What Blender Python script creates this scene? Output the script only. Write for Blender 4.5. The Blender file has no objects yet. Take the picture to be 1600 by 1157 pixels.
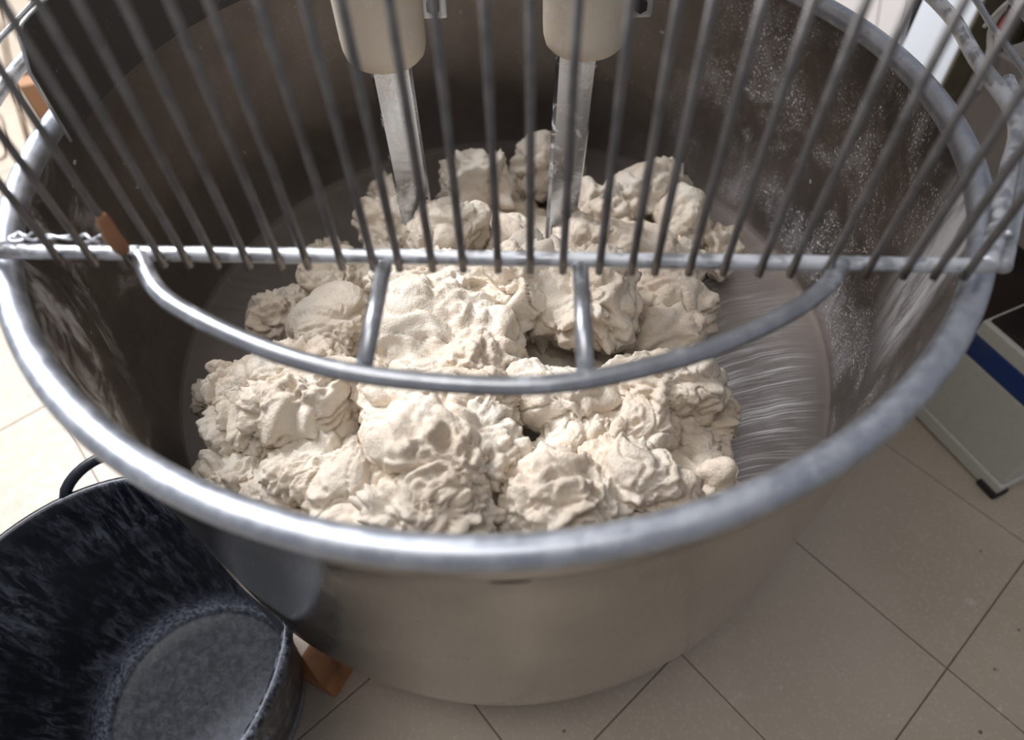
import bpy, bmesh, math, random
import numpy as np
from mathutils import Vector, Matrix

random.seed(7)
C = bpy.context.scene.collection
PI = math.pi

# ------------------------------------------------------------------ camera
F_PX = 1103.97
cam_data = bpy.data.cameras.new('camera')
cam_data.sensor_fit = 'HORIZONTAL'
cam_data.sensor_width = 36.0
cam_data.lens = F_PX * 36.0 / 1600.0
cam_data.shift_x = 0.0
cam_data.shift_y = -45.0 / 1600.0
cam_data.clip_start = 0.01
cam = bpy.data.objects.new('camera', cam_data)
C.objects.link(cam)
right = Vector((0.99941904, -0.02646624, -0.02147367))
up = Vector((0.03408196, 0.77609569, 0.62969349))
fwd = Vector((0.0, 0.63005953, -0.77654683))
m = Matrix((right, up, -fwd)).transposed().to_4x4()
m.translation = Vector((0.01071, -0.57438, 0.38187))
cam.matrix_world = m
cam_data.dof.use_dof = True
cam_data.dof.focus_distance = 0.72
cam_data.dof.aperture_fstop = 2.8
bpy.context.scene.camera = cam

# ------------------------------------------------------------------ world, light, exposure
world = bpy.data.worlds.new('world')
bpy.context.scene.world = world
world.use_nodes = True
bg = world.node_tree.nodes['Background']
bg.inputs[0].default_value = (0.74, 0.76, 0.84, 1)
bg.inputs[1].default_value = 0.30


def area(name, loc, target, sx, sy, power, col):
    l = bpy.data.lights.new(name, 'AREA')
    l.shape = 'RECTANGLE'
    l.size = sx
    l.size_y = sy
    l.energy = power
    l.color = col
    o = bpy.data.objects.new(name, l)
    C.objects.link(o)
    o.location = loc
    o.rotation_euler = (Vector(target) - Vector(loc)).to_track_quat('-Z', 'Y').to_euler()
    return o


area('window_light', (-1.95, 1.35, 2.1), (-0.1, 0.0, -0.2), 1.5, 1.5, 205, (0.96, 0.97, 1.0))
area('fill_light', (-0.5, -0.7, 2.3), (0, 0.0, 0), 1.3, 0.7, 18, (1.0, 0.96, 0.9))  # added fill above and behind the camera, brightens the dough

vs = bpy.context.scene.view_settings
vs.view_transform = 'Standard'
vs.look = 'None'
vs.gamma = 1.0
vs.exposure = 0.0
vs.use_curve_mapping = False


# ------------------------------------------------------------------ node helper
class NT:
    def __init__(self, name):
        self.m = bpy.data.materials.new(name)
        self.m.use_nodes = True
        self.t = self.m.node_tree
        self.b = self.t.nodes['Principled BSDF']
        self.tc = self.t.nodes.new('ShaderNodeTexCoord')

    def n(self, kind, **kw):
        nd = self.t.nodes.new(kind)
        for k, v in kw.items():
            setattr(nd, k, v)
        return nd

    def link(self, a, b):
        self.t.links.new(a, b)

    def put(self, sock, v):
        if isinstance(v, bpy.types.NodeSocket):
            self.link(v, sock)
        else:
            if hasattr(sock.default_value, '__len__') and len(sock.default_value) == 4 and len(v) == 3:
                v = (*v, 1)
            sock.default_value = v

    def set(self, name, v):
        self.put(self.b.inputs[name], v)

    def math(self, op, a, b=None, c=None, clamp=False):
        nd = self.n('ShaderNodeMath', operation=op, use_clamp=clamp)
        self.put(nd.inputs[0], a)
        if b is not None:
            self.put(nd.inputs[1], b)
        if c is not None:
            self.put(nd.inputs[2], c)
        return nd.outputs[0]

    def noise(self, scale, detail=4, rough=0.55, vec=None, dist=0.0):
        nd = self.n('ShaderNodeTexNoise')
        nd.inputs['Scale'].default_value = scale
        nd.inputs['Detail'].default_value = detail
        nd.inputs['Roughness'].default_value = rough
        nd.inputs['Distortion'].default_value = dist
        self.link(vec if vec is not None else self.tc.outputs['Object'], nd.inputs['Vector'])
        return nd.outputs[0]

    def ramp(self, v, lo, hi, a=0.0, b=1.0):
        nd = self.n('ShaderNodeMapRange', interpolation_type='SMOOTHSTEP')
        self.put(nd.inputs[0], v)
        nd.inputs[1].default_value = lo
        nd.inputs[2].default_value = hi
        nd.inputs[3].default_value = a
        nd.inputs[4].default_value = b
        return nd.outputs[0]

    def mix(self, f, a, b):
        nd = self.n('ShaderNodeMix', data_type='RGBA')
        self.put(nd.inputs[0], f)
        self.put(nd.inputs[6], a)
        self.put(nd.inputs[7], b)
        return nd.outputs[2]

    def xyz(self, v=None):
        nd = self.n('ShaderNodeSeparateXYZ')
        self.link(v if v is not None else self.tc.outputs['Object'], nd.inputs[0])
        return nd.outputs

    def comb(self, x, y, z):
        nd = self.n('ShaderNodeCombineXYZ')
        for i, v in enumerate((x, y, z)):
            self.put(nd.inputs[i], v)
        return nd.outputs[0]

    def bump(self, h, strength, dist=0.001):
        nd = self.n('ShaderNodeBump')
        nd.inputs['Strength'].default_value = strength
        nd.inputs['Distance'].default_value = dist
        self.put(nd.inputs['Height'], h)
        self.link(nd.outputs[0], self.b.inputs['Normal'])
        return nd


def plain(name, col, rough=0.5, metal=0.0, var=0.12, scale=30, bump=0.0, bscale=200):
    t = NT(name)
    n1 = t.noise(scale, 5)
    f = t.ramp(n1, 0.3, 0.7)
    t.set('Base Color', t.mix(f, tuple(c * (1 - var) for c in col), tuple(min(1, c * (1 + var)) for c in col)))
    t.set('Roughness', t.ramp(n1, 0.3, 0.7, rough * 0.85, min(1, rough * 1.15)))
    t.set('Metallic', metal)
    if bump:
        t.bump(t.noise(bscale, 4), bump)
    return t.m


# --- bowl interior steel: brushed, with flour in shapes of its own
def mat_basin():
    t = NT('bowl_steel_inside')
    o = t.xyz()
    x, y, z = o[0], o[1], o[2]
    th = t.math('ARCTAN2', y, x)
    r = t.math('SQRT', t.math('ADD', t.math('MULTIPLY', x, x), t.math('MULTIPLY', y, y)))
    cyl = t.comb(t.math('MULTIPLY', th, 0.4), z, r)
    # streak noises on the wall: long vertical smears
    sv = t.comb(t.math('MULTIPLY', th, 0.4), t.math('MULTIPLY', z, 0.16), 0.0)
    streak = t.noise(85, 5, 0.65, vec=sv)
    blot = t.noise(10, 5, 0.6, vec=cyl, dist=0.6)
    speck = t.noise(330, 2, 0.5, vec=cyl)
    speck_b = t.noise(70, 3, 0.6, vec=cyl)
    onwall = t.ramp(z, -0.30, -0.27)
    # right-hand wall smear region, theta about -0.55..0.8
    reg = t.math('MULTIPLY', t.ramp(th, -0.8, -0.35), t.ramp(th, 1.15, 0.55))
    band = t.math('MULTIPLY', t.ramp(th, -0.52, -0.40), t.ramp(th, -0.16, -0.30))
    soft = t.math('MULTIPLY', t.math('MULTIPLY', reg, t.ramp(blot, 0.42, 0.75)), t.ramp(streak, 0.30, 0.7, 0.25, 1))
    zb = t.ramp(z, -0.22, -0.10)
    bandf = t.math('MULTIPLY', t.math('MULTIPLY', band, zb), t.ramp(streak, 0.30, 0.58, 0.3, 1.0))
    lreg = t.math('MULTIPLY', t.ramp(th, -2.0, -2.4), t.ramp(z, -0.26, -0.10))
    lsm = t.math('MULTIPLY', t.math('MULTIPLY', lreg, t.ramp(t.noise(9, 5, 0.7, vec=cyl, dist=1.2), 0.50, 0.68)), 0.6)
    specks = t.math('MULTIPLY', t.ramp(speck, 0.57, 0.66), t.ramp(blot, 0.42, 0.58, 0.05, 0.9))
    specks = t.math('MULTIPLY', specks, t.math('ADD', t.math('MULTIPLY', reg, 0.85), 0.10))
    big = t.math('MULTIPLY', t.ramp(speck_b, 0.70, 0.74), 0.5)
    wallf = t.math('MULTIPLY', t.math('MAXIMUM', t.math('MAXIMUM', t.math('MULTIPLY', soft, 0.55), bandf), t.math('MAXIMUM', t.math('MAXIMUM', specks, lsm), big)), onwall)
    # scratched flour fan on the bottom, right of the dough
    dx = t.math('SUBTRACT', x, 0.10)
    dy = t.math('ADD', y, 0.30)
    a2 = t.math('ARCTAN2', dy, dx)
    r2 = t.math('SQRT', t.math('ADD', t.math('MULTIPLY', dx, dx), t.math('MULTIPLY', dy, dy)))
    wob = t.math('MULTIPLY', t.noise(9, 2, 0.5), 0.09)
    fan = t.comb(t.math('ADD', a2, t.math('ADD', wob, t.math('MULTIPLY', r2, 2.2))), t.math('MULTIPLY', r2, 0.09), 0.0)
    lines = t.noise(62, 3, 0.7, vec=fan)
    lines2 = t.noise(140, 2, 0.6, vec=fan)
    patch = t.noise(8, 3, 0.5)
    freg = t.math('MULTIPLY', t.math('MULTIPLY', t.ramp(x, 0.17, 0.25), t.ramp(y, 0.14, 0.03)), t.ramp(r, 0.395, 0.33))
    ff = t.math('MULTIPLY', t.math('MAXIMUM', t.ramp(lines, 0.48, 0.62), t.math('MULTIPLY', t.ramp(lines2, 0.54, 0.64), 0.7)), t.ramp(patch, 0.28, 0.56, 0.25, 1.0))
    dust = t.math('MULTIPLY', t.ramp(patch, 0.35, 0.65, 0.05, 0.30), t.ramp(t.noise(40, 5, 0.6), 0.35, 0.65, 0.5, 1))
    ff = t.math('MULTIPLY', t.math('MAXIMUM', ff, dust), freg)
    onfloor = t.ramp(z, -0.296, -0.3015)
    ff = t.math('MULTIPLY', ff, onfloor)
    flour = t.math('MAXIMUM', wallf, ff, clamp=True)
    base = t.mix(t.ramp(blot, 0.3, 0.7), (0.225, 0.198, 0.183), (0.29, 0.258, 0.24))
    t.set('Base Color', t.mix(flour, t.mix(onfloor, base, (0.40, 0.365, 0.345)), (0.80, 0.80, 0.83)))
    t.set('Metallic', t.math('SUBTRACT', 0.95, flour))
    t.set('Roughness', t.math('ADD', t.math('ADD', t.ramp(streak, 0.3, 0.7, 0.36, 0.46), t.math('MULTIPLY', onfloor, 0.06)), t.math('MULTIPLY', flour, 0.4)))
    t.bump(t.math('ADD', t.noise(160, 3, 0.6, vec=cyl), t.math('MULTIPLY', flour, 1.5)), 0.12)
    return t.m


def mat_shell():
    t = NT('bowl_steel_outside')
    o = t.xyz()
    th = t.math('ARCTAN2', o[1], o[0])
    sv = t.comb(t.math('MULTIPLY', th, 0.41), t.math('MULTIPLY', o[2], 0.1), 0.0)
    st = t.noise(320, 3, 0.6, vec=sv)
    cl = t.noise(7, 4, 0.6)
    t.set('Base Color', t.mix(t.ramp(cl, 0.3, 0.7), (0.50, 0.47, 0.45), (0.62, 0.59, 0.56)))
    t.set('Metallic', 1.0)
    t.set('Roughness', t.math('ADD', t.ramp(st, 0.3, 0.7, 0.15, 0.23), t.ramp(cl, 0.3, 0.7, 0.0, 0.06)))
    t.bump(st, 0.05, 0.0005)
    return t.m


def mat_rim():
    t = NT('rim_steel')
    n1 = t.noise(60, 5, 0.6)
    n2 = t.noise(300, 3, 0.6)
    fl = t.math('MULTIPLY', t.ramp(n2, 0.58, 0.72), 0.25)
    o = t.xyz()
    th = t.math('ARCTAN2', o[1], o[0])
    reg = t.math('MULTIPLY', t.ramp(th, 0.65, 0.85), t.ramp(th, 1.5, 1.2))
    fl = t.math('MAXIMUM', fl, t.math('MULTIPLY', reg, t.ramp(n1, 0.42, 0.55)))
    t.set('Base Color', t.mix(fl, t.mix(t.ramp(n1, 0.35, 0.65), (0.52, 0.55, 0.62), (0.64, 0.67, 0.73)), (0.82, 0.83, 0.86)))
    t.set('Metallic', t.math('SUBTRACT', 0.9, fl))
    t.set('Roughness', t.ramp(n1, 0.3, 0.7, 0.38, 0.50))
    t.bump(n2, 0.08)
    return t.m


def mat_guard(name, floury):
    t = NT(name)
    n1 = t.noise(55, 5, 0.65)
    n2 = t.noise(260, 3, 0.6)
    fl = t.math('MULTIPLY', t.ramp(n1, 0.62 - 0.22 * floury, 0.74 - 0.2 * floury), 0.25 + 0.35 * floury, clamp=True)
    g = 0.16 * floury
    t.set('Base Color', t.mix(fl, t.mix(t.ramp(n1, 0.3, 0.7), (0.36 + g, 0.37 + g, 0.40 + g), (0.50 + g, 0.52 + g, 0.56 + g)), (0.80, 0.82, 0.86)))
    t.set('Metallic', t.math('SUBTRACT', 0.85, t.math('MULTIPLY', fl, 0.8)))
    t.set('Roughness', t.math('ADD', 0.36, t.math('MULTIPLY', fl, 0.35)))
    t.bump(n2, 0.15)
    return t.m


def mat_dough():
    t = NT('dough')
    n1 = t.noise(14, 4, 0.6)
    n2 = t.noise(90, 5, 0.65, dist=0.4)
    n3 = t.noise(420, 4, 0.65)
    n4 = t.noise(1500, 2, 0.6)
    col = t.mix(t.ramp(n1, 0.3, 0.7), (0.735, 0.61, 0.485), (0.82, 0.75, 0.65))
    col = t.mix(t.ramp(n3, 0.45, 0.75, 0.0, 0.5), col, (0.88, 0.84, 0.76))
    t.set('Base Color', col)
    t.set('Roughness', t.ramp(n2, 0.3, 0.7, 0.55, 0.8))
    t.set('Subsurface Weight', 0.12)
    t.b.inputs['Subsurface Radius'].default_value = (0.010, 0.006, 0.003)
    t.b.inputs['Subsurface Scale'].default_value = 0.5
    t.set('Specular IOR Level', 0.3)
    h = t.math('ADD', t.math('MULTIPLY', n2, 1.0), t.math('ADD', t.math('MULTIPLY', n3, 0.42), t.math('MULTIPLY', n4, 0.12)))
    t.bump(h, 0.6, 0.005)
    return t.m


def mat_tile():
    t = NT('terrazzo_tile')
    geo = t.n('ShaderNodeNewGeometry')
    P = geo.outputs['Position']
    oi = t.n('ShaderNodeObjectInfo')
    n0 = t.noise(3, 4, 0.6, vec=P)
    n1 = t.noise(55, 5, 0.7, vec=P)
    v = t.n('ShaderNodeTexVoronoi', feature='F1')
    v.inputs['Scale'].default_value = 150
    t.link(P, v.inputs['Vector'])
    chips = t.math('MULTIPLY', t.ramp(v.outputs['Distance'], 0.42, 0.25), 0.30)
    base = t.mix(t.ramp(n0, 0.3, 0.7), (0.43, 0.35, 0.27), (0.51, 0.43, 0.34))
    base = t.mix(t.math('MULTIPLY', oi.outputs['Random'], 0.25), base, (0.50, 0.44, 0.36))
    base = t.mix(chips, base, (0.62, 0.54, 0.43))
    base = t.mix(t.ramp(n1, 0.56, 0.70, 0, 0.35), base, (0.56, 0.53, 0.47))
    sp = t.noise(42, 2, 0.5, vec=P)
    base = t.mix(t.ramp(sp, 0.735, 0.76, 0, 0.8), base, (0.09, 0.05, 0.03))
    fl = t.noise(17, 5, 0.75, vec=P)
    base = t.mix(t.ramp(fl, 0.64, 0.72, 0, 0.5), base, (0.66, 0.66, 0.62))
    t.set('Base Color', base)
    t.set('Roughness', t.ramp(n1, 0.3, 0.7, 0.36, 0.52))
    t.bump(t.noise(300, 3, 0.6, vec=P), 0.06)
    return t.m


def mat_tub():
    t = NT('black_rubber')
    n0 = t.noise(4.0, 5, 0.6, dist=0.8)
    sv = t.n('ShaderNodeMapping')
    sv.inputs['Rotation'].default_value = (0.4, 0.6, 0.7)
    sv.inputs['Scale'].default_value = (1, 1, 0.18)
    t.link(t.tc.outputs['Object'], sv.inputs['Vector'])
    n1 = t.noise(95, 6, 0.75, vec=sv.outputs[0], dist=0.6)
    n2 = t.noise(200, 4, 0.7)
    z = t.xyz()[2]
    low = t.ramp(z, 0.07, 0.012)
    f = t.math('MULTIPLY', t.ramp(n0, 0.36, 0.62), t.ramp(n1, 0.42, 0.68))
    f = t.math('MAXIMUM', t.math('MULTIPLY', f, 0.55), t.math('MULTIPLY', t.ramp(n2, 0.62, 0.72), t.ramp(n0, 0.45, 0.6, 0.03, 0.35)))
    f = t.math('MAXIMUM', f, t.math('MULTIPLY', t.math('MULTIPLY', low, t.ramp(z, 0.0065, 0.014)), t.ramp(n2, 0.40, 0.6, 0.15, 0.85)))
    flo = t.math('MULTIPLY', t.ramp(z, 0.010, 0.0065), t.ramp(n1, 0.35, 0.75, 0.12, 0.42))
    f = t.math('MAXIMUM', f, flo, clamp=True)
    t.set('Base Color', t.mix(f, (0.007, 0.010, 0.018), (0.52, 0.58, 0.70)))
    t.set('Roughness', t.math('ADD', 0.36, t.math('MULTIPLY', f, 0.4)))
    t.bump(n1, 0.15)
    return t.m


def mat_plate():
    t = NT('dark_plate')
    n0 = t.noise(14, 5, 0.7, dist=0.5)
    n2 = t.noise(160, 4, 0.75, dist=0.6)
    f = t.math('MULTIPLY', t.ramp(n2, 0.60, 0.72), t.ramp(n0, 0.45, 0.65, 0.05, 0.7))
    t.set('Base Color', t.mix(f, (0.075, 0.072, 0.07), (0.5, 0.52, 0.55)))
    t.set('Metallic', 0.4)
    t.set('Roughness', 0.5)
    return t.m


def mat_housing():
    t = NT('cream_enamel')
    n0 = t.noise(9, 4, 0.6)
    n1 = t.noise(55, 5, 0.75, dist=0.5)
    v = t.noise(34, 3, 0.6, dist=1.4)
    col = t.mix(t.ramp(n0, 0.3, 0.7), (0.60, 0.52, 0.42), (0.68, 0.61, 0.51))
    col = t.mix(t.ramp(n1, 0.57, 0.68, 0, 0.6), col, (0.74, 0.72, 0.69))
    col = t.mix(t.ramp(v, 0.70, 0.725, 0, 0.75), col, (0.10, 0.08, 0.06))
    t.set('Base Color', col)
    t.set('Roughness', 0.42)
    t.bump(n1, 0.25)
    return t.m


def mat_blade():
    t = NT('blade_steel')
    n1 = t.noise(45, 6, 0.75, dist=0.7)
    n2 = t.noise(9, 3, 0.6)
    mp = t.n('ShaderNodeMapping')
    mp.inputs['Scale'].default_value = (1, 1, 0.06)
    t.link(t.tc.outputs['Object'], mp.inputs['Vector'])
    n3 = t.noise(260, 3, 0.6, vec=mp.outputs[0])
    z = t.xyz()[2]
    f = t.math('MULTIPLY', t.ramp(n1, 0.50, 0.62), t.ramp(n2, 0.38, 0.55, 0.15, 1.0))
    f = t.math('MAXIMUM', t.math('MULTIPLY', f, 0.8), t.math('MULTIPLY', t.ramp(n3, 0.2, 0.8), t.ramp(z, -0.05, -0.2, 0.0, 0.18)))
    t.set('Base Color', t.mix(f, (0.46, 0.49, 0.55), (0.80, 0.80, 0.82)))
    t.set('Metallic', t.math('SUBTRACT', 1.0, t.math('MULTIPLY', f, 0.9)))
    t.set('Roughness', t.ramp(n3, 0.3, 0.7, 0.16, 0.26))
    t.bump(n1, 0.2)
    return t.m


def mat_worn(name, col, dirt, lo=0.60, hi=0.70, rough=0.45):
    t = NT(name)
    n0 = t.noise(9, 5, 0.7, dist=0.6)
    n1 = t.noise(120, 4, 0.6)
    c = t.mix(t.ramp(n1, 0.3, 0.7), tuple(k * 0.93 for k in col), col)
    c = t.mix(t.ramp(n0, lo, hi, 0, 0.85), c, dirt)
    t.set('Base Color', c)
    t.set('Roughness', rough)
    t.bump(n0, 0.15)
    return t.m


M = dict(
    basin=mat_basin(), shell=mat_shell(), rim=mat_rim(),
    guard=mat_guard('guard_steel', 0.25), guard_fl=mat_guard('guard_steel_floury', 0.85),
    bar=plain('guard_bar_steel', (0.20, 0.185, 0.18), 0.45, 0.75, 0.18, 60, 0.1),
    dough=mat_dough(), tile=mat_tile(), tub=mat_tub(), plate=mat_plate(), housing=mat_housing(), blade=mat_blade(),
    grout=plain('grout', (0.24, 0.205, 0.165), 0.9, 0, 0.25, 40),
    seam=plain('dark_seam', (0.03, 0.028, 0.026), 0.6, 0.3),
    fillet=plain('corner_fillet_steel', (0.20, 0.18, 0.17), 0.45, 0.9),
    bright=plain('bright_edge_steel', (0.55, 0.58, 0.62), 0.35, 0.8, 0.1, 60),
    tape=mat_worn('brown_tape', (0.36, 0.17, 0.085), (0.22, 0.10, 0.05), 0.55, 0.75, 0.7),
    enamel=mat_worn('cream_box_enamel', (0.60, 0.585, 0.53), (0.20, 0.14, 0.09), 0.66, 0.76, 0.4),
    blue=mat_worn('blue_band_paint', (0.012, 0.045, 0.19), (0.05, 0.07, 0.16), 0.55, 0.7, 0.45),
    dark=plain('dark_brown_fill', (0.028, 0.018, 0.014), 0.55, 0.1, 0.3, 20),  # also colours the shade under the cabinet
    foot=mat_worn('worn_black_rubber', (0.025, 0.022, 0.02), (0.3, 0.27, 0.22), 0.55, 0.68, 0.7),
    white=plain('white_laminate', (0.66, 0.70, 0.76), 0.4, 0, 0.02, 4),
    pinkwhite=plain('warm_white_laminate', (0.60, 0.57, 0.57), 0.4, 0, 0.04, 4),
    taupe=mat_worn('taupe_enamel', (0.235, 0.205, 0.19), (0.16, 0.12, 0.09), 0.6, 0.75, 0.45),
    olive=plain('olive_brown_panel', (0.095, 0.08, 0.05), 0.6, 0, 0.3, 12),
    machine=plain('pale_blue_machine', (0.55, 0.60, 0.66), 0.35, 0, 0.05, 10),
    cable=plain('white_cable', (0.6, 0.58, 0.55), 0.5), redcable=plain('red_cable', (0.55, 0.02, 0.03), 0.5),
    blackcable=plain('black_cable', (0.02, 0.02, 0.025), 0.5), browncable=plain('brown_cable', (0.15, 0.085, 0.04), 0.6),
    wood=mat_worn('orange_brown_wood', (0.40, 0.165, 0.065), (0.03, 0.025, 0.022), 0.48, 0.66, 0.6),
    carton=mat_worn('brown_carton', (0.38, 0.21, 0.12), (0.20, 0.11, 0.06), 0.5, 0.7, 0.8),
    wire=mat_guard('twisted_wire_steel', 0.6),
)


# ------------------------------------------------------------------ mesh helpers
def mesh_obj(name, verts, faces, mat, parent=None, smooth=False, loc=None):
    me = bpy.data.meshes.new(name)
    me.from_pydata([tuple(v) for v in verts], [], faces)
    me.materials.append(mat)
    if smooth:
        me.polygons.foreach_set('use_smooth', [True] * len(me.polygons))
    me.update()
    o = bpy.data.objects.new(name, me)
    C.objects.link(o)
    if parent is not None:
        o.parent = parent
    if loc is not None:
        o.location = loc
    return o


def bm_obj(name, bm, mat, parent=None, smooth=False):
    me = bpy.data.meshes.new(name)
    bmesh.ops.recalc_face_normals(bm, faces=bm.faces[:])
    bm.to_mesh(me)
    bm.free()
    me.materials.append(mat)
    if smooth:
        me.polygons.foreach_set('use_smooth', [True] * len(me.polygons))
    o = bpy.data.objects.new(name, me)
    C.objects.link(o)
    if parent is not None:
        o.parent = parent
    return o


def empty(name, loc, label, cat, group=None):
    o = bpy.data.objects.new(name, None)
    C.objects.link(o)
    o.location = loc
    o.empty_display_size = 0.05
    o['label'] = label
    o['category'] = cat
    if group:
        o['group'] = group
    return o


def tag(o, label, cat, group=None):
    o['label'] = label
    o['category'] = cat
    if group:
        o['group'] = group
    return o


def lathe(name, prof, mat, parent=None, seg=160, smooth=True, cap=False):
    v, f = [], []
    n = len(prof)
    for i in range(seg):
        a = 2 * PI * i / seg
        for r, z in prof:
            v.append((r * math.cos(a), r * math.sin(a), z))
    for i in range(seg):
        j = (i + 1) % seg
        for k in range(n - 1):
            f.append((i * n + k, j * n + k, j * n + k + 1, i * n + k + 1))
    if cap:
        f.append(tuple(i * n for i in range(seg)))
    return mesh_obj(name, v, f, mat, parent, smooth)


def smooth_path(pts, sub=8):
    pts = [Vector(p) for p in pts]
    out = []
    n = len(pts)
    for i in range(n - 1):
        p0, p1, p2, p3 = pts[max(i - 1, 0)], pts[i], pts[i + 1], pts[min(i + 2, n - 1)]
        for k in range(sub):
            t = k / sub
            out.append(0.5 * ((2 * p1) + (p2 - p0) * t + (2 * p0 - 5 * p1 + 4 * p2 - p3) * t * t + (3 * p1 - p0 - 3 * p2 + p3) * t ** 3))
    out.append(pts[-1])
    return out


def tube_data(pts, r, seg=12, closed=False, wob=0.0):
    pts = [Vector(p) for p in pts]
    n = len(pts)
    v, f = [], []
    prev = None
    for i, p in enumerate(pts):
        if closed:
            d = pts[(i + 1) % n] - pts[i - 1]
        else:
            d = pts[min(i + 1, n - 1)] - pts[max(i - 1, 0)]
        d.normalize()
        if prev is None:
            a = d.cross(Vector((0, 0, 1)))
            if a.length < 0.1:
                a = d.cross(Vector((1, 0, 0)))
        else:
            a = prev - d * prev.dot(d)
        a.normalize()
        prev = a
        b = d.cross(a)
        rr = r * (1 + wob * (random.random() - .5))
        for k in range(seg):
            t = 2 * PI * k / seg
            v.append(p + (a * math.cos(t) + b * math.sin(t)) * rr)
    for i in range(n if closed else n - 1):
        j = (i + 1) % n
        for k in range(seg):
            l = (k + 1) % seg
            f.append((i * seg + k, i * seg + l, j * seg + l, j * seg + k))
    if not closed:
        f.append(tuple(range(seg))[::-1])
        f.append(tuple((n - 1) * seg + k for k in range(seg)))
    return v, f


def tube(name, pts, r, mat, parent=None, seg=12, closed=False, wob=0.0):
    v, f = tube_data(pts, r, seg, closed, wob)
    return mesh_obj(name, v, f, mat, parent, True)


def box_bm(bm, c, s, bev=0.0, rot=None):
    r = bmesh.ops.create_cube(bm, size=1.0)
    vs_ = r['verts']
    bmesh.ops.scale(bm, vec=s, verts=vs_)
    if bev:
        es = list({e for v in vs_ for e in v.link_edges})
        rr = bmesh.ops.bevel(bm, geom=es, offset=bev, segments=2, affect='EDGES', profile=0.6)
        vs_ = list({v for f_ in rr['faces'] for v in f_.verts} | {v for v in vs_ if v.is_valid})
    if rot is not None:
        bmesh.ops.rotate(bm, cent=(0, 0, 0), matrix=rot, verts=vs_)
    bmesh.ops.translate(bm, vec=c, verts=vs_)


def box(name, c, s, mat, parent=None, bev=0.0, rot=None):
    bm = bmesh.new()
    box_bm(bm, c, s, bev, rot)
    return bm_obj(name, bm, mat, parent)


# numpy gradient noise ------------------------------------------------
_rng = np.random.RandomState(11)
_perm = _rng.permutation(256)
_perm = np.concatenate([_perm, _perm, _perm])
_grad = _rng.normal(size=(256, 3))
_grad /= np.linalg.norm(_grad, axis=1)[:, None]


def pn(P):
    """Perlin noise, P (N,3) -> (N,) about -1..1"""
    i = np.floor(P).astype(np.int64)
    f = P - i
    u = f * f * f * (f * (f * 6 - 15) + 10)
    i &= 255
    out = 0
    for dx in (0, 1):
        wx = u[:, 0] if dx else 1 - u[:, 0]
        for dy in (0, 1):
            wy = u[:, 1] if dy else 1 - u[:, 1]
            for dz in (0, 1):
                wz = u[:, 2] if dz else 1 - u[:, 2]
                h = _perm[_perm[_perm[(i[:, 0] + dx) & 255] + ((i[:, 1] + dy) & 255)] + ((i[:, 2] + dz) & 255)]
                g = _grad[h]
                out = out + wx * wy * wz * (g[:, 0] * (f[:, 0] - dx) + g[:, 1] * (f[:, 1] - dy) + g[:, 2] * (f[:, 2] - dz))
    return out * 1.6


# ------------------------------------------------------------------ the setting: tiled floor
FZ = -0.62
floor = mesh_obj('floor', [(-4, -2.5, FZ - 0.004), (4, -2.5, FZ - 0.004), (4, 4, FZ - 0.004), (-4, 4, FZ - 0.004)], [(0, 1, 2, 3)], M['grout'])
floor['kind'] = 'structure'
TS = 0.2465
bm = bmesh.new()
box_bm(bm, (0, 0, -0.003), (TS - 0.0016, TS - 0.0016, 0.006), 0.0009)
tile0 = bm_obj('tile', bm, M['tile'], floor)
ang = math.radians(-50.4)
u2 = Vector((math.cos(ang), math.sin(ang), 0))
v2 = Vector((-math.sin(ang), math.cos(ang), 0))
org = Vector((0.5663, -0.3389, FZ))
cand = []
for i in range(-16, 17):
    for j in range(-16, 17):
        p = org + u2 * ((i + .5) * TS) + v2 * ((j + .5) * TS)
        d = p - m.translation
        w = d.dot(fwd)
        if w < 0.1:
            continue
        px = 800 + F_PX * d.dot(right) / w
        py = 533.5 - F_PX * d.dot(up) / w
        if -330 < px < 1930 and -230 < py < 1560 and not (math.hypot(p.x, p.y) < 0.2):
            cand.append(p)
cand.sort(key=lambda p: (p - m.translation).length)
cand = cand[:298]
for k, p in enumerate(cand):
    o = tile0 if k == 0 else tile0.copy()
    if k:
        C.objects.link(o)
        o.parent = floor
    o.location = p + Vector((0, 0, random.uniform(-0.0003, 0.0003)))
    o.rotation_euler = (0, 0, ang)

# ------------------------------------------------------------------ mixer bowl
bowl = empty('mixer_bowl', (0, 0, FZ), 'large round stainless steel mixer bowl holding the pile of dough', 'bowl')


def bp(o):
    o.location = (0, 0, -FZ)
    return o


RR = 0.0108
prof = [(0.0005, -0.302), (0.12, -0.303), (0.25, -0.305), (0.34, -0.307), (0.3938, -0.3078)]
bp(lathe('bowl_floor', prof, M['basin'], bowl, 200))
prof = [(0.3938, -0.3078), (0.3942, -0.300)]
for k in range(1, 15):
    t = k / 14
    prof.append((0.3944 + 0.0156 * t ** 0.9, -0.296 + 0.294 * t))
bp(lathe('basin', prof, M['basin'], bowl, 200))
prof = [(0.4215, -0.004), (0.4205, -0.030), (0.4205, -0.034), (0.4175, -0.040), (0.4160, -0.045)]
for k in range(0, 13):
    t = k / 12
    prof.append((0.4150 - 0.0065 * t, -0.050 - 0.34 * t))
prof += [(0.4040, -0.43), (0.397, -0.47), (0.388, -0.51), (0.377, -0.55), (0.362, -0.585), (0.345, -0.605), (0.33, -0.6185)]
bp(lathe('shell', prof, M['shell'], bowl, 200))
prof = [(0.420 - 0.003 + RR * math.cos(a), RR * math.sin(a)) for a in [2 * PI * k / 20 for k in range(21)]]
bp(lathe('rim', prof, M['rim'], bowl, 240))
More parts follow.
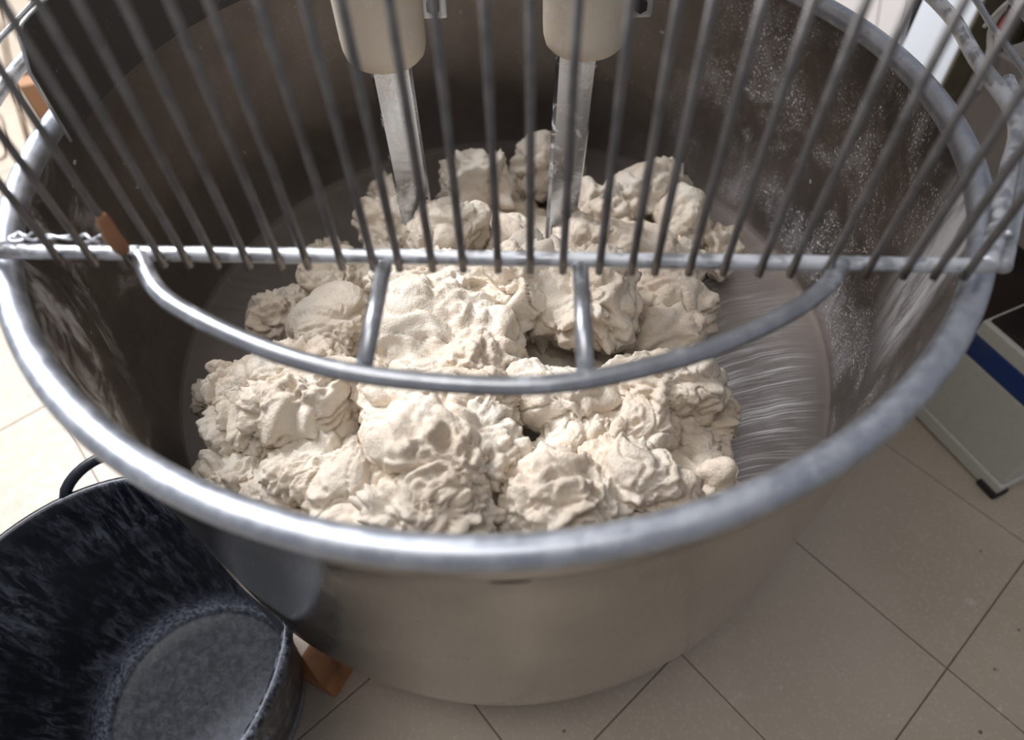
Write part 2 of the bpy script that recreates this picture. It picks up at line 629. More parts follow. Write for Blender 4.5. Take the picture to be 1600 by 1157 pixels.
# small dark slot-shaped mark on the front of the neck band
bm = bmesh.new()
bmesh.ops.create_uvsphere(bm, u_segments=20, v_segments=10, radius=1.0)
bmesh.ops.scale(bm, vec=(0.013, 0.0012, 0.0026), verts=bm.verts)
bmesh.ops.rotate(bm, cent=(0, 0, 0), matrix=Matrix.Rotation(0.003, 3, 'Z'), verts=bm.verts)
bmesh.ops.translate(bm, vec=(0.0045, -0.4192, -0.0375), verts=bm.verts)
wm = bm_obj('slot_mark', bm, M['seam'], bowl, True)
bp(wm)

# ------------------------------------------------------------------ dough
dough = empty('bread_dough', (0, 0, -0.307), 'pile of torn off-white bread dough in the steel bowl', 'dough')
_ico = {}


def ico(sub):
    if sub not in _ico:
        bm = bmesh.new()
        bmesh.ops.create_icosphere(bm, subdivisions=sub, radius=1.0)
        v = np.array([q.co[:] for q in bm.verts])
        f = [tuple(q.index for q in g.verts) for g in bm.faces]
        bm.free()
        _ico[sub] = (v / np.linalg.norm(v, axis=1)[:, None], f)
    return _ico[sub]


def unproj(px, py, z):
    d = fwd + right * ((px - 800) / F_PX) + up * ((533.5 - py) / F_PX)
    o = m.translation
    return o + d * ((z - o.z) / d.z)


DZ = 0.307
NL = [0]


def lump(px, py, z, rx, ry, rz, rot=0.0, sub=5, amp=1.0, torn=0.5, stretch=0.0, tilt=0.0, sd=None):
    """px,py: where its middle shows, z: height of its middle, rx.. semi-axes in metres, rot in degrees about z."""
    NL[0] += 1
    rs = np.random.RandomState(100 + NL[0] if sd is None else sd)
    V, Fc = ico(sub)
    if z > -0.232:
        z += 0.016
        rz = rz * 0.95
    rx *= 0.92
    ry *= 0.92
    c = unproj(px, py, z)
    off = rs.uniform(-50, 50, 3)
    # squarish blob
    S = np.sign(V) * np.abs(V) ** 0.86
    S /= np.max([np.ones(len(S)), np.linalg.norm(S, axis=1)], axis=0)[:, None] ** 0.6
    ax = np.array([rx, ry, rz])
    P = S * ax
    N = V / ax
    N /= np.linalg.norm(N, axis=1)[:, None]
    # big deformation of the whole body
    q = P * 13 + off
    W = np.stack([pn(q), pn(q + 17.3), pn(q + 41.7)], 1)
    P = P + W * (0.017 * amp)
    # folds: billow (sharp valleys) with warped domain
    q = P * 20 + off * 1.3
    W = np.stack([pn(q), pn(q + 9.1), pn(q + 23.9)], 1)
    q2 = P * 17 + W * 0.9 + off
    if stretch:
        q2 = q2 * np.array([1 - 0.6 * stretch, 1 + 0.9 * stretch, 1 + 0.9 * stretch])
    b1 = np.abs(pn(q2))
    q3 = P * 42 + W * 1.5 - off
    if stretch:
        q3 = q3 * np.array([1 - 0.7 * stretch, 1 + 1.6 * stretch, 1 + 1.6 * stretch])
    b2 = np.abs(pn(q3))
    msk = np.clip(pn(P * 17 + W * .4 + off[::-1]) * 3.6 + 0.10 + torn * 0.55, 0.03, 1)
    b3 = np.abs(pn(P * 95 + W * 2.0 + off))
    b4 = pn(P * 210 + W * 2.5)
    crease = -np.exp(-(pn(P * 26 + W * 1.1 + off * .7) / 0.045) ** 2)
    pit = -np.clip(pn(P * 60 + off * 1.7) - 0.42, 0, 1) * 0.030 * msk
    slab = np.clip(pn(P * 22 + W * 0.6 - off * .4) * 6, -1, 1) * 0.0032      # torn sheets with stepped edges
    b5 = pn(P * 420 + W * 2.5)
    disp = 0.024 * (np.minimum(b1, 0.36) - 0.2) + 0.0125 * msk * (b2 - 0.2) + 0.0085 * msk * (b3 - 0.2) + 0.0030 * (0.15 + msk) * b4 + 0.0008 * b5 + 0.0055 * crease + pit + slab
    # torn tags pulled out at the rim of the lump
    sp = np.clip(pn(P * 33 + off * 2) - 0.40 + 0.12 * torn, 0, 1)
    disp = disp + 0.05 * torn * sp * msk
    P = P + N * (disp * amp)[:, None]
    a = math.radians(rot)
    b = math.radians(tilt)
    Rx = np.array([[1, 0, 0], [0, math.cos(b), -math.sin(b)], [0, math.sin(b), math.cos(b)]])
    Rz = np.array([[math.cos(a), -math.sin(a), 0], [math.sin(a), math.cos(a), 0], [0, 0, 1]])
    P = P @ Rx.T @ Rz.T + np.array(c)
    # never through the bowl
    P[:, 2] = np.maximum(P[:, 2], -0.3005 + 0.001 * V[:, 2])
    rr = np.hypot(P[:, 0], P[:, 1])
    lim = 0.388 + 0.03 * (P[:, 2] + 0.30)
    k = np.minimum(1, lim / rr)
    P[:, 0] *= k
    P[:, 1] *= k
    P[:, 2] += DZ
    me = bpy.data.meshes.new('dough_lump')
    me.vertices.add(len(P))
    me.vertices.foreach_set('co', P.astype(np.float32).ravel())
    fa = np.array(Fc, dtype=np.int32)
    me.loops.add(fa.size)
    me.loops.foreach_set('vertex_index', fa.ravel())
    me.polygons.add(len(fa))
    me.polygons.foreach_set('loop_start', np.arange(0, fa.size, 3, dtype=np.int32))
    me.polygons.foreach_set('use_smooth', np.ones(len(fa), dtype=bool))
    me.update()
    me.materials.append(M['dough'])
    o = bpy.data.objects.new('dough_lump', me)
    C.objects.link(o)
    o.parent = dough
    return o


# under layer that fills the middle of the pile
lump(760, 440, -0.292, .18, .16, .035, 0, 5, 1.2)
lump(600, 640, -0.285, .15, .13, .04, 0, 5, 1.2)
lump(950, 640, -0.290, .09, .13, .035, 0, 5, 1.2)
lump(640, 780, -0.290, .10, .05, .04, 0, 5, 1.2)
# back row
lump(858, 258, -.250, .050, .040, .055, 20, 5, .9, .4)
lump(748, 290, -.245, .052, .042, .052, 10, 5, .9, .9)
lump(622, 316, -.265, .040, .030, .036, -20, 5, .9, .5)
lump(1008, 302, -.235, .068, .040, .038, 22, 5, .8, .7)
lump(935, 335, -.240, .050, .040, .045, 0, 5, 1, .4)
lump(1068, 345, -.245, .040, .042, .046, 10, 5, .7, .3)
lump(1122, 385, -.265, .034, .036, .034, 0, 5, .9, .8)
lump(900, 390, -.240, .050, .040, .045, 0, 5, .9, .5)
# second row, either side of the guard rod
lump(608, 368, -.235, .048, .040, .050, -15, 5, .9, .6)
lump(705, 368, -.225, .056, .042, .050, 5, 6, .8, .4, .3)
lump(800, 395, -.240, .032, .040, .050, 0, 5, .9, .7)
lump(515, 398, -.280, .026, .020, .022, 0, 5, .8, .6)
lump(985, 395, -.235, .060, .045, .045, 10, 5, .9, .5)
lump(1050, 415, -.255, .045, .04, .04, 10, 5, .9, .5)
# third row
lump(535, 450, -.240, .050, .045, .045, 15, 6, .9, .5)
lump(450, 500, -.265, .034, .046, .034, -25, 5, 1.1, 1.0)
lump(525, 520, -.235, .055, .052, .050, 25, 6, .8, .5)
lump(668, 448, -.205, .075, .042, .040, -6, 6, .75, .2, .9)
lump(700, 540, -.205, .095, .070, .058, -24, 6, .8, .15, .3)
lump(825, 460, -.205, .055, .060, .050, 10, 6, 1.1, .9)
lump(915, 470, -.200, .060, .055, .050, 20, 6, 1.1, .9)
lump(1040, 470, -.250, .056, .050, .045, -10, 6, .8, .3)
lump(1035, 545, -.250, .058, .040, .045, -5, 5, .8, .4, .5)
lump(785, 430, -.262, .030, .05, .05, 0, 5, 1, .6)
lump(870, 570, -.275, .045, .045, .022, 0, 5, 1, .8)
# fourth row
lump(338, 615, -.262, .026, .030, .028, -15, 5, .8, .4)
lump(440, 605, -.215, .080, .046, .040, 8, 6, .85, .6, .6)
lump(400, 655, -.225, .055, .050, .044, -30, 6, 1, .9)
lump(500, 640, -.205, .066, .046, .050, 22, 6, .9, .8)
lump(690, 630, -.190, .085, .048, .040, -10, 6, .8, .5, .3)
lump(742, 662, -.185, .038, .028, .028, 0, 5, .6, .1)
lump(878, 625, -.205, .060, .040, .038, -8, 6, .7, .5)
lump(1038, 605, -.215, .066, .046, .040, -8, 6, .85, .9, .3)
lump(995, 680, -.225, .048, .040, .042, 10, 6, .7, .3)
lump(1090, 665, -.245, .052, .034, .032, 25, 5, .9, 1.0)
# front row
lump(698, 730, -.190, .078, .060, .060, 0, 6, .85, .5)
lump(590, 692, -.245, .040, .036, .040, -25, 5, .6, .2, .6)
lump(510, 735, -.222, .068, .040, .042, 14, 6, .85, .3)
lump(580, 775, -.215, .060, .045, .044, 15, 6, .9, .6)
lump(395, 760, -.250, .048, .046, .046, -20, 6, 1, .8)
lump(465, 800, -.235, .055, .040, .046, -20, 6, .9, .5)
lump(922, 712, -.222, .046, .048, .046, 30, 6, .8, .3, .3)
lump(880, 806, -.212, .062, .050, .060, 0, 6, .8, .4, .3)
lump(985, 765, -.212, .062, .046, .050, -15, 6, .8, .5)
lump(1060, 728, -.252, .045, .035, .035, 10, 5, .9, .6)
lump(1105, 770, -.240, .036, .028, .030, 25, 5, .9, 1.0)
lump(665, 815, -.195, .060, .045, .055, 0, 6, 1.0, .8)
lump(555, 835, -.215, .040, .030, .035, 0, 5, .5, .1)
lump(955, 842, -.230, .050, .035, .045, 0, 5, .8, .4)
lump(1040, 800, -.245, .050, .035, .035, 20, 5, .8, .4)

# ------------------------------------------------------------------ wire guard over the bowl
GZ = 0.024
guard = empty('wire_guard', (0, -0.2, GZ), 'steel wire safety guard with upright bars lying across the bowl', 'guard')


def gp(o, label=None):
    o.location = (0, 0.2, -GZ)
    if label:
        o['label'] = label
    return o


L0, R0 = Vector((-0.368, -0.181, GZ)), Vector((0.347, -0.231, GZ))


def rodpt(x, z=GZ):
    t = (x - L0.x) / (R0.x - L0.x)
    return Vector((x, L0.y + (R0.y - L0.y) * t, z))


gp(tube('cross_rod', [L0.lerp(R0, k / 40) for k in range(41)], 0.0056, M['guard_fl'], guard, 16, wob=.08))
arc = [rodpt(-0.262), (-0.238, -0.226, GZ), (-0.206, -0.252, GZ), (-0.145, -0.286, GZ), (-0.084, -0.307, GZ), (-0.002, -0.319, GZ), (0.056, -0.317, GZ),
       (0.126, -0.300, GZ), (0.181, -0.276, GZ), (0.222, -0.250, GZ), rodpt(0.245)]
gp(tube('front_arc', smooth_path(arc, 6), 0.0064, M['guard'], guard, 16))
for (a, b) in (((600, 415), (569, 572)), ((907, 417), (915, 584))):
    gp(tube('arc_brace', [unproj(*a, GZ), unproj(*b, GZ)], 0.0058, M['guard'], guard, 14))
bars_px = [87, 140, 198, 250, 290, 335, 385, 436, 479, 533, 583, 623, 675, 723, 778, 828, 879, 936, 986, 1023, 1076, 1129, 1185, 1234, 1288, 1350, 1409, 1456, 1503]
TOPZ = 0.26
for bx in bars_px:
    c = unproj(bx, 411, GZ)
    b = rodpt(c.x) + Vector((0, -0.0068, 0))
    lean = 0.035 * c.x
    pts = [b + Vector((0, 0, -0.006)), b + Vector((0, 0, 0.01)), b + Vector((lean * 0.3, 0.0, 0.08)), b + Vector((lean, 0, TOPZ - GZ))]
    gp(tube('bar', pts, 0.0029, M['bar'], guard, 10))
gp(tube('top_rail', [Vector((-0.40, L0.y - .008, TOPZ)), Vector((0.40, R0.y - 0.012, TOPZ))], 0.005, M['guard'], guard, 12))


def hoop(z, grow=0.0):
    P = [Vector((L0.x + .004, L0.y, z)), Vector((-0.405, -0.158, z)), Vector((-0.447, -0.085, z)), Vector((-0.462 - grow, 0.02, z)), Vector((-0.462 - grow, 0.10, z))]
    for k in range(1, 14):
        a = PI - PI * k / 14
        P.append(Vector((0.463 * math.cos(a) + grow * (1 if math.cos(a) > 0 else -1), 0.16 + 0.40 * math.sin(a), z)))
    P += [Vector((0.466 + grow, 0.13, z)), Vector((0.456 + grow, 0.04, z)), Vector((0.447, -0.058, z)), Vector((0.408, -0.128, z)), Vector((0.368, -0.195, z)), Vector((R0.x - .002, R0.y, z))]
    return smooth_path(P, 6)


gp(tube('bottom_hoop', hoop(GZ), 0.0068, M['guard_fl'], guard, 14))
for zz in (0.052, 0.080, 0.108):
    gp(tube('side_wire', hoop(zz, .003), 0.0030, M['guard'], guard, 10))
# second tube that lies outside the hoop on the right
gp(tube('hinge_tube', smooth_path([(0.372, -0.215, 0.006), (0.395, -0.178, 0.006), (0.432, -0.118, 0.006), (0.468, -0.055, 0.006), (0.49, 0.03, 0.006)], 6), 0.0066, M['guard_fl'], guard, 14))
# uprights of the rear cage, tying hoop, wires and top rail together
for (x, y) in ((-0.463, 0.16), (0.474, 0.16)):
    gp(tube('cage_upright', [(x, y, GZ), (x, y, TOPZ)], 0.0034, M['guard'], guard, 8))

# twisted wire lying on the rod
tw = empty('twisted_wire', (-0.32, -0.17, 0.035), 'thin twisted steel wire tied along the left end of the guard rod', 'wire')


def twp(o):
    o.location = (0.32, 0.17, -0.035)
    return o


for ph in (0, PI):
    pts = []
    for k in range(61):
        t = k / 60
        p = unproj(22, 368, .033).lerp(unproj(158, 374, .033), t)
        a = ph + t * 5.2 * PI
        rad = 0.0030 * (0.7 + 0.5 * math.sin(t * 9))
        pts.append(p + Vector((0, math.cos(a) * rad, math.sin(a) * rad * .7)))
    twp(tube('wire_strand', pts, 0.0012, M['wire'], tw, 8))
c0 = unproj(28, 372, .033)
twp(tube('wire_loop', [c0 + Vector((math.cos(a) * .006, math.sin(a) * .004, 0)) for a in [2 * PI * k / 20 for k in range(20)]], 0.0011, M['wire'], tw, 8, closed=True))

# brown tape wrapped round one bar
bt = unproj(198, 411, GZ)
b = rodpt(bt.x) + Vector((0, -0.0068, 0))
V_, F_ = [], []
lv = [(0.0315, .0040), (0.034, .0050), (0.040, .0056), (0.047, .0055), (0.054, .0049), (0.060, .0043), (0.065, .0038), (0.067, .0032)]
for zi, rr_ in lv:
    for k in range(14):
        a = 2 * PI * k / 14
        w = 1 + .12 * math.sin(3 * a + zi * 200)
        V_.append((b.x - .004 * (zi > .045) * 0 + rr_ * w * math.cos(a) * 1.15 + 0.035 * b.x * zi, b.y + rr_ * w * math.sin(a) * .8, zi))
for i in range(len(lv) - 1):
    for k in range(14):
        l = (k + 1) % 14
        F_.append((i * 14 + k, i * 14 + l, (i + 1) * 14 + l, (i + 1) * 14 + k))
F_.append(tuple(range(14))[::-1])
F_.append(tuple((len(lv) - 1) * 14 + k for k in range(14)))
tag(mesh_obj('tape_wrap', V_, F_, M['tape'], None, True), 'brown tape wrapped round a guard bar near the twisted wire', 'tape')

# ------------------------------------------------------------------ curved dark shield at the back left of the bowl
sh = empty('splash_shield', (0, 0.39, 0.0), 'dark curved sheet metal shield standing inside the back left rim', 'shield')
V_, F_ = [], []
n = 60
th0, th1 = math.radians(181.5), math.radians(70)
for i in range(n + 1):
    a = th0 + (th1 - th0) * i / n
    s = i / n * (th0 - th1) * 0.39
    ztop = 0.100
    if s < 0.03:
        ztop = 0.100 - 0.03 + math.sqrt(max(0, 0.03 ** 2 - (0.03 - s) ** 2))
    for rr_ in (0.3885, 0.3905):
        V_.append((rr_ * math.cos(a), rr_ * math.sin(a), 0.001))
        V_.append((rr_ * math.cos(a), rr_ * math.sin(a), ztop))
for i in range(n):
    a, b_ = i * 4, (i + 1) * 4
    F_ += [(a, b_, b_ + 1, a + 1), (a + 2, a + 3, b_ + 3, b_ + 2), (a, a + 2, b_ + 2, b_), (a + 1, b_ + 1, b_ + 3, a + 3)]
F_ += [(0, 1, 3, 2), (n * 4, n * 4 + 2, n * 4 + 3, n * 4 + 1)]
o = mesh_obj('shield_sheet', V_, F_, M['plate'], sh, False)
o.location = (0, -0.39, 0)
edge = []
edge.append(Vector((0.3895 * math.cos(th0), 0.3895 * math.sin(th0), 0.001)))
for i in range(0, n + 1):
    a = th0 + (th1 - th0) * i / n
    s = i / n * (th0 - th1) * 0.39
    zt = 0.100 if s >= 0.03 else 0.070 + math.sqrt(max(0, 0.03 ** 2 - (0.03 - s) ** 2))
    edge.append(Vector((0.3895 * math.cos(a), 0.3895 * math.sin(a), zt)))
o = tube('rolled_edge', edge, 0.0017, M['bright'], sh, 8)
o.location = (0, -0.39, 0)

# ------------------------------------------------------------------ mixing arms
def arm(label, ctr, hr, hz, blade_x, blade_w, lug, dx=0.0):
    a = empty('mixing_arm', (ctr[0], ctr[1], hz), label, 'mixer arm')
    # housing: thick tapered cylinder, rounded lower end
    prof = [(0.001, 0.004), (hr * .55, 0.000), (hr * .80, 0.002), (hr * .93, 0.008), (hr * .985, 0.017), (hr, 0.03), (hr * 1.01, 0.10), (hr * 1.03, 0.27), (hr * 0.9, 0.275), (0.001, 0.275)]
    h = lathe('arm_housing', prof, M['housing'], a, 48)
    h.scale = (1, .9, 1)
    # dark gap ring between housing and blade
    s_ = lathe('socket_ring', [(0.001, -0.0015), (hr * .56, -0.0018), (hr * .60, 0.0005), (0.001, 0.003)], M['seam'], a, 32)
    # blade: flat bar, thick, edges chamfered, slight taper and twist
    V_, F_ = [], []
    zs = np.linspace(0.012, -0.285 - hz, 24)
    for z in zs:
        t = (0.012 - z) / 0.3
        w = blade_w * (1 - .10 * t) / 2
        th = 0.0062
        cx = blade_x - ctr[0] + dx * t
        tw_ = 0.25 * t
        for (px_, py_) in ((-w, -th * .3), (-w * .86, -th), (w * .86, -th), (w, -th * .3), (w, th * .3), (w * .86, th), (-w * .86, th), (-w, th * .3)):
            V_.append((cx + px_ * math.cos(tw_) - py_ * math.sin(tw_), 0.0 + px_ * math.sin(tw_) + py_ * math.cos(tw_), z))
    for i in range(len(zs) - 1):
        for k in range(8):
            l = (k + 1) % 8
            F_.append((i * 8 + k, (i + 1) * 8 + k, (i + 1) * 8 + l, i * 8 + l))
    F_.append(tuple(range(8)))
    F_.append(tuple((len(zs) - 1) * 8 + k for k in range(8))[::-1])
    mesh_obj('blade', V_, F_, M['blade'], a, False)
    # side lug: steel bracket with bolt beside the housing
    bm = bmesh.new()
    box_bm(bm, (hr + .008, 0.02, lug), (0.030, 0.03, 0.028), 0.003)
    l_ = bm_obj('side_lug', bm, M['bright'], a)
    bm = bmesh.new()
    bmesh.ops.create_cone(bm, cap_ends=True, segments=6, radius1=0.007, radius2=0.007, depth=0.008)
    bmesh.ops.rotate(bm, cent=(0, 0, 0), matrix=Matrix.Rotation(PI / 2, 3, 'X'), verts=bm.verts)
    bmesh.ops.translate(bm, vec=(hr + .010, 0.003, lug), verts=bm.verts)
    bm_obj('bolt', bm, M['seam'], l_)
    return a


arm('left mixing arm, steel blade in a chipped cream housing reaching into the dough', (-0.107, 0.105), 0.0425, 0.006, -0.104, 0.0425, 0.052, 0.002)
a2_ = arm('right mixing arm, steel blade in a smooth cream housing with bolted lug', (0.094, 0.105), 0.0425, 0.012, 0.088, 0.0435, 0.040, -0.012)
# mixer head above the frame that carries both arms
head = empty('dough_mixer', (0, 0.45, FZ), 'cream painted dough mixer head and column behind the bowl carrying both arms', 'mixer')
bm = bmesh.new()
box_bm(bm, (0, -0.04, 0.28 - FZ + .10), (0.42, 0.75, 0.20), 0.03)
bm_obj('head_casting', bm, M['housing'], head)
bm = bmesh.new()
box_bm(bm, (0, 0.30, (0.30 - FZ) / 2), (0.40, 0.26, 0.30 - FZ), 0.03)
bm_obj('column', bm, M['housing'], head)
# cream flange with dark screws between the arms' right side
bm = bmesh.new()
bmesh.ops.create_cone(bm, cap_ends=True, segments=32, radius1=0.024, radius2=0.026, depth=0.22)
bmesh.ops.translate(bm, vec=(0.185, -0.33, 0.064 - FZ + .115), verts=bm.verts)
bm_obj('flange', bm, M['housing'], head)

# ------------------------------------------------------------------ black rubber tub, lower left
tub = empty('rubber_tub', (-0.400, -0.352, FZ), 'black flexible rubber tub dusted with flour on the floor beside the bowl', 'tub')


def tubpt(a, r, z, cx=0.0, cy=0.0):
    x = -0.400 + cx + r * math.cos(a)
    y = -0.352 + cy + r * math.sin(a)
    rr_ = math.hypot(x, y)
    if rr_ < 0.4125:
        k = 0.4125 / rr_
        x *= k
        y *= k
    return Vector((x + 0.400, y + 0.352, z))


TH = 0.315
seg = 96
rings = []
R_b, R_t = 0.120, 0.172
for r, z in [(0.001, 0.006), (0.05, 0.006), (0.09, 0.006), (0.112, 0.0065), (0.120, 0.011)]:
    rings.append((r, z))
for k in range(1, 13):
    t = k / 12
    rings.append((0.120 + (R_t - 0.120) * t ** .85, 0.011 + (TH - 0.011) * t))
rings += [(R_t + .004, TH + .003), (R_t + .009, TH + .001), (R_t + .010, TH - .006), (R_t + .007, TH - .010)]
for k in range(1, 11):
    t = k / 10
    rings.append((R_t + .005 - (R_t - .120) * t ** .9, TH - .010 - (TH - .010) * t))
V_, F_ = [], []
for r, z in rings:
    t = z / TH
    for i in range(seg):
        a = 2 * PI * i / seg
        V_.append(tubpt(a, r, z, 0.012 * t, -0.016 * t))
for j in range(len(rings) - 1):
    for i in range(seg):
        l = (i + 1) % seg
        F_.append((j * seg + i, j * seg + l, (j + 1) * seg + l, (j + 1) * seg + i))
mesh_obj('tub_body', V_, F_, M['tub'], tub, True)
# loop handle at the back, another opposite
for a0 in (math.radians(103), math.radians(283)):
    pts = []
    for k in range(21):
        t = k / 20
        a = a0 + (t - .5) * 0.60
        lift = math.sin(PI * t) ** .6
        p = tubpt(a, R_t + .006 + .024 * lift, TH - .004 + .020 * lift, 0.012, -0.016)
        pts.append(p)
    tube('handle', pts, 0.0062, M['tub'], tub, 10)

# worn orange brown wooden block beside tub
ob = empty('wooden_block', (-0.246, -0.316, FZ), 'orange brown wooden block with dark stains between tub and bowl', 'block')
bm = bmesh.new()
box_bm(bm, (0, 0, 0.025), (0.055, 0.05, 0.05), 0.004, Matrix.Rotation(math.radians(-28), 3, 'Z'))
bm_obj('block_body', bm, M['wood'], ob)

# ------------------------------------------------------------------ cream box with blue band on the right
fb = empty('enamel_box', (0.735, -0.097, FZ), 'cream enamel box with a blue band and worn black corner foot', 'box')
fu = Vector((-0.38, 0.925, 0)).normalized()
fv = Vector((0.925, 0.38, 0)).normalized()
rotm = Matrix((fu, fv, Vector((0, 0, 1)))).transposed()
LW, LD = 0.165, 0.34


def fbox(name, u0, u1, v0, v1, z0, z1, mat, bev=0.003, parent=None):
    c = rotm @ Vector(((u0 + u1) / 2, (v0 + v1) / 2, (z0 + z1) / 2))
    bm = bmesh.new()
    box_bm(bm, c, (u1 - u0, v1 - v0, z1 - z0), bev, rotm)
    return bm_obj(name, bm, mat, parent or fb)


fbox('box_body', 0, LW, 0, LD, 0.030, 0.172, M['enamel'], .005)
fbox('blue_band', -.001, LW + .001, -.001, LD + .001, 0.1725, 0.209, M['blue'], .001)
fbox('top_rail', 0, LW, 0, LD, 0.2095, 0.236, M['enamel'], .003)
fbox('dark_top', .006, LW - .006, .008, LD - .008, 0.236, 0.242, M['dark'], .001)  # dark slab laid over the box top
fbox('skirting', -.003, LW + .002, -.004, LD, 0.004, 0.031, M['enamel'], .003)
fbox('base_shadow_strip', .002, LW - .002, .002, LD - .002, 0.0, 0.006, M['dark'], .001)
for (a, b_) in ((-.007, -.008), (-.007, LD - .03), (LW - .035, LD - .03), (LW - .035, .03)):
    fbox('foot', a, a + .034, b_, b_ + .030, 0.0, 0.015, M['foot'], .005)
fbox('corner_trim', LW - .001, LW + .004, -.004, .004, 0.03, 0.172, M['carton'], .001)

# ------------------------------------------------------------------ taupe cabinet behind it with pale machine and cables
def rbox(root, name, u0, u1, v0, v1, z0, z1, mat, bev=0.003, parent=None):
    """box in the turned frame fu, fv; u, v measured from the root, z in world"""
    c = rotm @ Vector(((u0 + u1) / 2, (v0 + v1) / 2, (z0 + z1) / 2 - root.location.z))
    bm = bmesh.new()
    box_bm(bm, c, (u1 - u0, v1 - v0, z1 - z0), bev, rotm)
    return bm_obj(name, bm, mat, parent or root)


tc = empty('taupe_cabinet', (0.817, -0.07, FZ), 'taupe enamel cabinet on a base coloured as shadow, rising behind the cream box', 'cabinet')
rbox(tc, 'cabinet_body', 0, .40, .014, .36, -0.330, -0.115, M['taupe'], .006)
rbox(tc, 'door', .205, .398, 0, .0135, -0.325, -0.120, M['taupe'], .003)
rbox(tc, 'door', .002, .202, 0, .0135, -0.325, -0.120, M['taupe'], .003)
rbox(tc, 'shade_plinth', .165, .39, .03, .34, FZ, -0.330, M['dark'], .003)  # support coloured dark for the shadow under the cabinet
rbox(tc, 'shade_plinth', .0, .160, .04, .24, -0.3765, -0.330, M['dark'], .003)  # dark filler standing in for shade between box and cabinet
pm = empty('pale_machine', (0.817, -0.07, -0.115), 'pale blue grey machine housing standing on the taupe cabinet', 'machine')
rbox(pm, 'machine_body', 0.0, .362, .03, .30, -0.098, 0.10, M['machine'], .02)
rbox(pm, 'machine_base', 0.0, .356, .035, .29, -0.1149, -0.0985, M['blackcable'], .004)


def hitp(px, py, pt, n):
    d = fwd + right * ((px - 800) / F_PX) + up * ((533.5 - py) / F_PX)
    o = m.translation
    return o + d * ((pt - o).dot(n) / d.dot(n))


PC = Vector((0.665, 0.30, 0)) - fv * 0.008


def cable(pts, r, mat, label, grp=None):
    o = tube('cable', smooth_path(pts, 8), r, mat, None, 8)
    tag(o, label, 'cable', grp)
    return o


def cpx(l):
    return [hitp(x, y, PC - fv * dd, fv) for x, y, dd in l]


cable(cpx([(1590, -6, 0), (1562, 22, 0), (1548, 48, 0), (1546, 80, 0), (1541, 110, 0), (1528, 140, 0)]), .0036, M['cable'], 'thick white cable hanging down the far edge of the taupe cabinet')
cable(cpx([(1580, 18, .008), (1566, 36, .008), (1558, 56, .008), (1561, 72, .008)]), .0030, M['redcable'], 'red cable hanging beside the pale machine')
cable(cpx([(1583, -4, .012), (1574, 24, .012), (1572, 50, .012), (1580, 78, .012), (1590, 92, .012)]), .0022, M['blackcable'], 'black cable hanging from the pale machine')
cable(cpx([(1592, -8, .02), (1570, 8, .02), (1552, 26, .02), (1538, 42, .02)]), .0030, M['cable'], 'short white cable reaching left from the pale machine')

# ------------------------------------------------------------------ white cupboards farther back
wc = empty('white_cupboard', (0.96, 0.80, FZ), 'tall smooth white cupboard standing beyond the right side of the bowl', 'cupboard')
rbox(wc, 'cupboard_body', 0, .130, .015, .30, FZ, 0.55, M['white'], .003)
rbox(wc, 'side_panel', -.006, -.0005, .0, .30, FZ, 0.55, M['olive'], .001)
rbox(wc, 'door', .001, .129, 0, .0145, FZ + .02, 0.54, M['white'], .003)
bl = empty('brown_cupboard', (1.20, 0.66, FZ), 'olive brown cupboard right of the tall white cupboard', 'cupboard')
rbox(bl, 'cupboard_body', 0, .205, .015, .30, FZ, 0.55, M['olive'], .004)
rbox(bl, 'door', .002, .203, 0, .0145, FZ + .02, 0.54, M['olive'], .003)
# leaning warm white boards left of it: they leave a black wedge
PB = Vector((0.93, 1.00, 0))


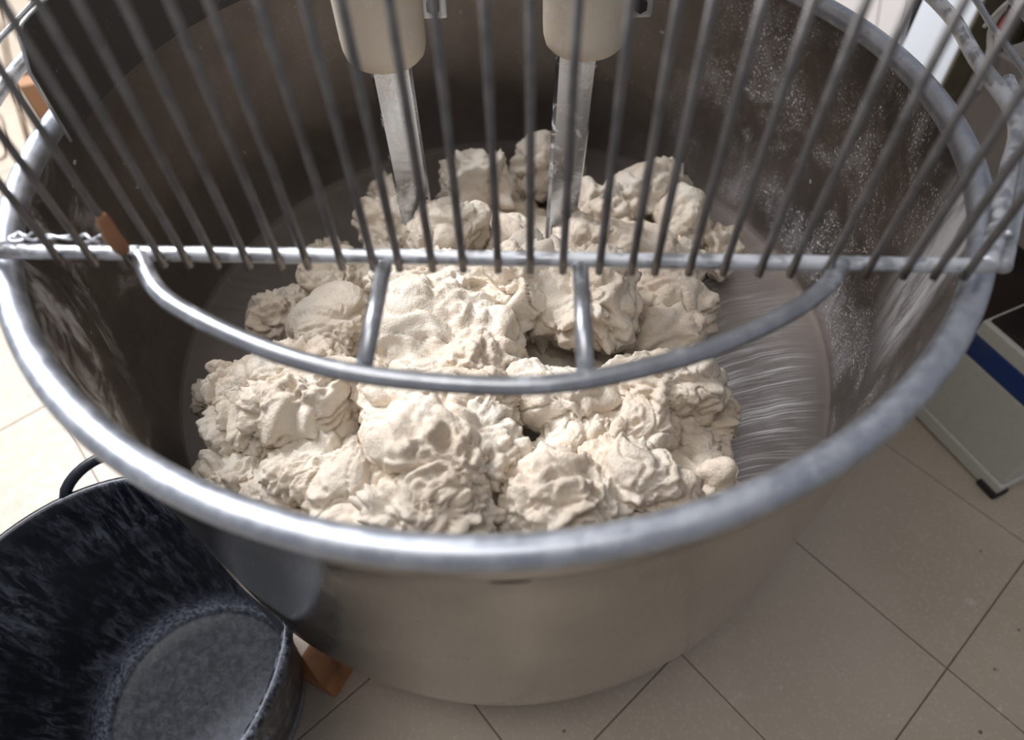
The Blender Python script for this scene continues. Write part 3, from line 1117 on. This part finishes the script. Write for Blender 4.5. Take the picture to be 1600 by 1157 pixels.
def leaning(name, a, b, label):
    """a, b: the board's two long edges, each given by two points it passes through"""
    V_ = []
    root = None
    for e in (a, b):
        p, q = hitp(*e[0], PB, fv), hitp(*e[1], PB, fv)
        lo = p + (q - p) * ((FZ - p.z) / (q.z - p.z))
        hi = p + (q - p) * ((0.05 - p.z) / (q.z - p.z))
        if root is None:
            root = empty(name, tuple(lo), label, 'board')
        V_ += [lo - root.location, hi - root.location]
    V_ = [V_[0], V_[2], V_[3], V_[1]]
    V_ += [v + fv * 0.018 for v in V_]
    mesh_obj('board_panel', V_, [(0, 1, 2, 3), (7, 6, 5, 4), (0, 4, 5, 1), (1, 5, 6, 2), (2, 6, 7, 3), (3, 7, 4, 0)], M['pinkwhite'], root)


leaning('white_board', ((1402, 76), (1417, 0)), ((1369, 50), (1377, 0)), 'narrow warm white board leaning beside the black gap')
leaning('white_board', ((1367, 50), (1375, 0)), ((1160, 50), (1180, 0)), 'wide warm white board leaning left of the narrow one')
db = empty('gap_shade_sheet', (1.05, 1.02, FZ), 'black sheet painted as shade in the gap between white board and cupboard', 'panel')
rbox(db, 'shade_sheet', -.10, .50, .145, .165, FZ, 0.5, M['seam'], .003)  # black sheet painted as the darkness between board and cupboard

# ------------------------------------------------------------------ left background: cables and a carton on the floor
cable([unproj(0, -60, FZ + .004), unproj(6, 40, FZ + .004), unproj(22, 120, FZ + .004), unproj(38, 190, FZ + .004), unproj(52, 250, FZ + .004), unproj(60, 330, FZ + .004)], .0026, M['browncable'], 'brown cable lying on the pale floor, nearest the bowl rim')
cable([unproj(-20, -40, FZ + .004), unproj(2, 60, FZ + .004), unproj(16, 130, FZ + .004), unproj(34, 196, FZ + .004), unproj(44, 236, FZ + .004), unproj(52, 330, FZ + .012)], .0022, M['browncable'], 'brown cable beside its neighbour on the pale floor')
cable([unproj(-60, 150, FZ + .004), unproj(-5, 175, FZ + .004), unproj(8, 215, FZ + .004), unproj(6, 245, FZ + .004), unproj(-20, 250, FZ + .004)], .002, M['browncable'], 'thin brown cable looped on the floor at the far left')
ct = empty('carton', tuple(unproj(80, 172, FZ)), 'small brown carton on the floor beyond the dark shield', 'carton')
bm = bmesh.new()
box_bm(bm, (0.02, 0.02, 0.05), (0.10, 0.13, 0.10), 0.003, Matrix.Rotation(math.radians(20), 3, 'Z'))
bm_obj('carton_body', bm, M['carton'], ct)
bm = bmesh.new()
box_bm(bm, (0.02, 0.02, 0.1035), (0.104, 0.03, 0.003), 0.001, Matrix.Rotation(math.radians(20), 3, 'Z'))
bm_obj('carton_flap', bm, M['olive'], ct)
